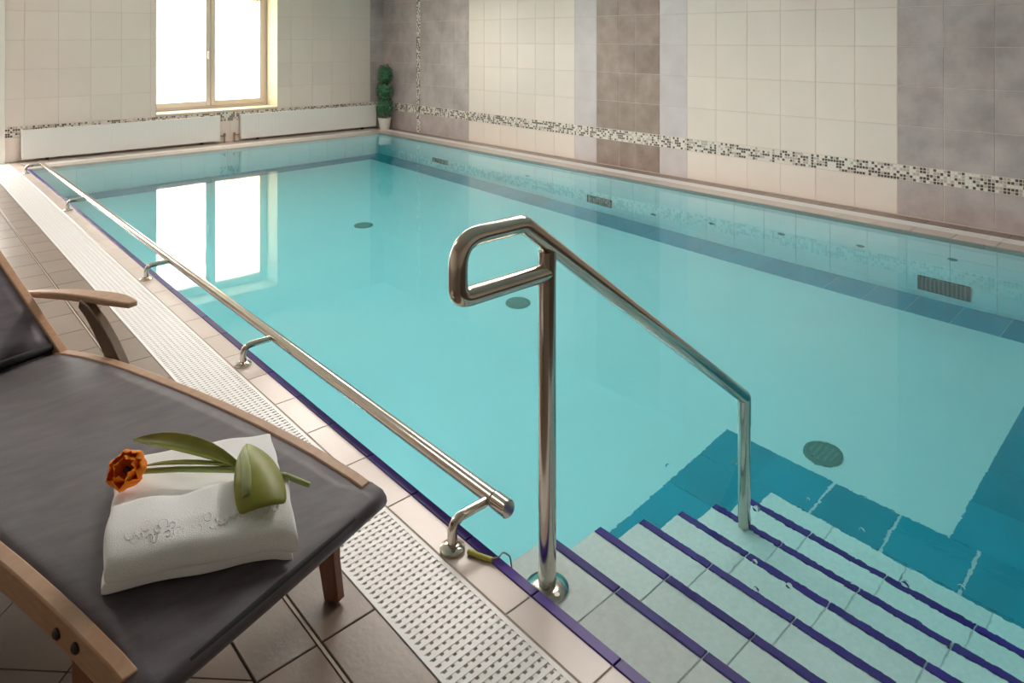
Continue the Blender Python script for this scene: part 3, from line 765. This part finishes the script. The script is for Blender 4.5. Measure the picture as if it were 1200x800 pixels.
for i in range(34):
    ex = .325 - i * .0088 + rn.uniform(-.003, .003); ey = .030 + rn.uniform(-.014, .016); k = 9; pts = []; ra = rn.uniform(.004, .0095); a0 = rn.uniform(0, 6.28); fr = rn.uniform(.45, .9)
    for j in range(k + 1):
        a = a0 + 2 * math.pi * j / k * fr; x_, y_ = ex + ra * math.cos(a), ey + ra * 1.3 * math.sin(a)
        pts.append(tw(x_, y_, up_hi(x_, y_) - .0003 - .25 * max(0, .018 - y_)) - org)
    emb.tube(pts, .0016, 5)
tag(emb.build('woven_pattern', 'towel', towel, smooth=True), 'raised woven loops along the fold', kind='stuff')

# ------------------------------------------------------------------ tulip
def lp(x, y, z): return LM @ Vector((x, y, z))
fo = lp(-.405, .405, .45); tul = tag(empty('tulip', fo), 'orange tulip with broad green leaves lying on the white towel', 'flower')
def L2(x, y, z): return lp(x, y, z) - fo
stem_pts = [L2(-.392, .392, .468), L2(-.345, .32, .470), L2(-.29, .235, .466), L2(-.245, .16, .462), L2(-.215, .095, .452), L2(-.182, .058, .425)]
MB().tube(stem_pts, [.006, .0065, .007, .007, .0065, .006], 12).build('stem', 'stem_green', tul, smooth=True)
def leaf(name, m, mids, widths, ups, sides, parent, curl=.3, thick=.0012, nw=8):
    V = []; F = []; k = len(mids)
    for i in range(k):
        for j in range(nw + 1):
            t = -1 + 2 * j / nw
            V.append(mids[i] + sides[i] * (t * widths[i]) + ups[i] * (curl * widths[i] * t * t))
    for i in range(k - 1):
        for j in range(nw): a = i*(nw+1)+j; F.append((a, a+1, a+nw+2, a+nw+1))
    o = MB().add(V, F).build(name, m, parent, smooth=True, sharp=180, subsurf=1)
    q = o.modifiers.new('thick', 'SOLIDIFY'); q.thickness = thick; return o
def leaf_path(pts, widths, tilt, name, m, curl=.3):
    mids = []; n = len(pts); up0 = Vector((0, 0, 1)); sides = []; ups = []
    for i in range(n):
        t = (pts[min(i+1, n-1)] - pts[max(i-1, 0)]).normalized()
        sd = t.cross(up0).normalized(); up = sd.cross(t).normalized()
        tl = tilt[i] if isinstance(tilt, list) else tilt
        rt = Matrix.Rotation(tl, 3, t); sides.append(rt @ sd); ups.append(rt @ up)
    return leaf(name, m, pts, widths, ups, sides, tul, curl)
# long leaf from mid-stem back towards (and beyond) the flower
leaf_path([L2(-.262, .205, .466), L2(-.275, .26, .482), L2(-.292, .325, .492), L2(-.312, .40, .496), L2(-.330, .46, .492), L2(-.343, .505, .486)],
          [.005, .016, .022, .022, .015, .003], -.5, 'leaf', 'tulip_leaf', .5)
leaf_path([L2(-.262, .205, .466), L2(-.300, .262, .476), L2(-.338, .318, .480), L2(-.368, .365, .480), L2(-.385, .395, .476)],
          [.005, .012, .014, .010, .003], .3, 'leaf', 'tulip_leaf', .5)
# broad folded-back leaf
leaf_path([L2(-.205, .245, .482), L2(-.232, .205, .500), L2(-.262, .15, .508), L2(-.292, .10, .500), L2(-.318, .062, .480), L2(-.330, .045, .462)],
          [.004, .028, .046, .056, .056, .050], [0, -.1, -.15, -.15, -.1, 0], 'leaf', 'tulip_leaf', -.35)
leaf_path([L2(-.208, .248, .484), L2(-.248, .218, .503), L2(-.290, .165, .508), L2(-.325, .12, .498), L2(-.345, .09, .480)],
          [.003, .010, .015, .018, .012], [0, .5, .6, .6, .5], 'leaf', 'tulip_leaf_lit', -.5)  # lit left stripe of the broad leaf, painted as a paler strip
# flower head: two whorls of cupped petals facing the camera side
hd = empty('flower_head', L2(-.418, .405, .478), parent=tul)
ax = (Vector((-.45, -.55, .70))).normalized(); hd.scale = (1.12, 1.12, 1.12)
hd.rotation_euler = ax.to_track_quat('Z', 'Y').to_euler()
for ring, (cnt, rad, hh, ln) in enumerate(((6, .030, .036, .060), (5, .019, .040, .046))):
    for k in range(cnt):
        a0 = 2 * math.pi * (k + .5 * ring) / cnt; V = []; F = []
        for i in range(7):
            t = i / 6; ri = rad * (.25 + 1.05 * math.sin(t * 2.35)); z = -.02 + hh * t * 1.25; wd = ln * (1 - abs(2 * (t * .94 + .03) - 1) ** 3.5) ** .6 * .5
            for j in range(7):
                s = -1 + j / 3; a = a0 + s * wd / max(ri, .016) * .75; r_ = ri + .0025 * math.sin(s * 3 + k) + (.003 * t * t * math.cos(4 * s + k))
                V.append((r_ * math.cos(a), r_ * math.sin(a), z + .003 * math.sin(7 * s + 2 * k) * t))
        for i in range(6):
            for j in range(6): q_ = i * 7 + j; F.append((q_, q_ + 1, q_ + 8, q_ + 7))
        o = MB().add(V, F).build('petal', 'petal', hd, smooth=True, sharp=180, subsurf=1)
        q = o.modifiers.new('thick', 'SOLIDIFY'); q.thickness = .0012
MB().lathe([(.004, -.015), (.007, .0), (.006, .014), (.001, .018)], n=12).build('pistil', 'petal_centre', hd, smooth=True)

# ------------------------------------------------------------------ ceiling luminaires (out of the picture)
LUM = [(3.25, 2.5, 1), (3.25, 4.6, 1), (3.25, 6.7, 1), (-.1, 4.4, .62)]  # last panel is an added fill light, brightening towel and deck
for k, (x, y, sc) in enumerate(LUM):
    l = tag(empty('ceiling_luminaire', (x, y, ZC)), ['ceiling light panel over the pool nearest the steps', 'middle ceiling light panel over the pool', 'ceiling light panel over the pool nearest the window', 'unseen fill light panel added over the deck to brighten the towel'][k], 'light', 'ceiling light panels')
    l.scale = (sc, sc, 1); MB().box(-.36, .36, -.66, .66, -.035, 0).build('housing', 'lamp_white', l)
    MB().box(-.33, .33, -.63, .63, -.040, -.0352).build('diffuser', 'luminaire_glow', l)
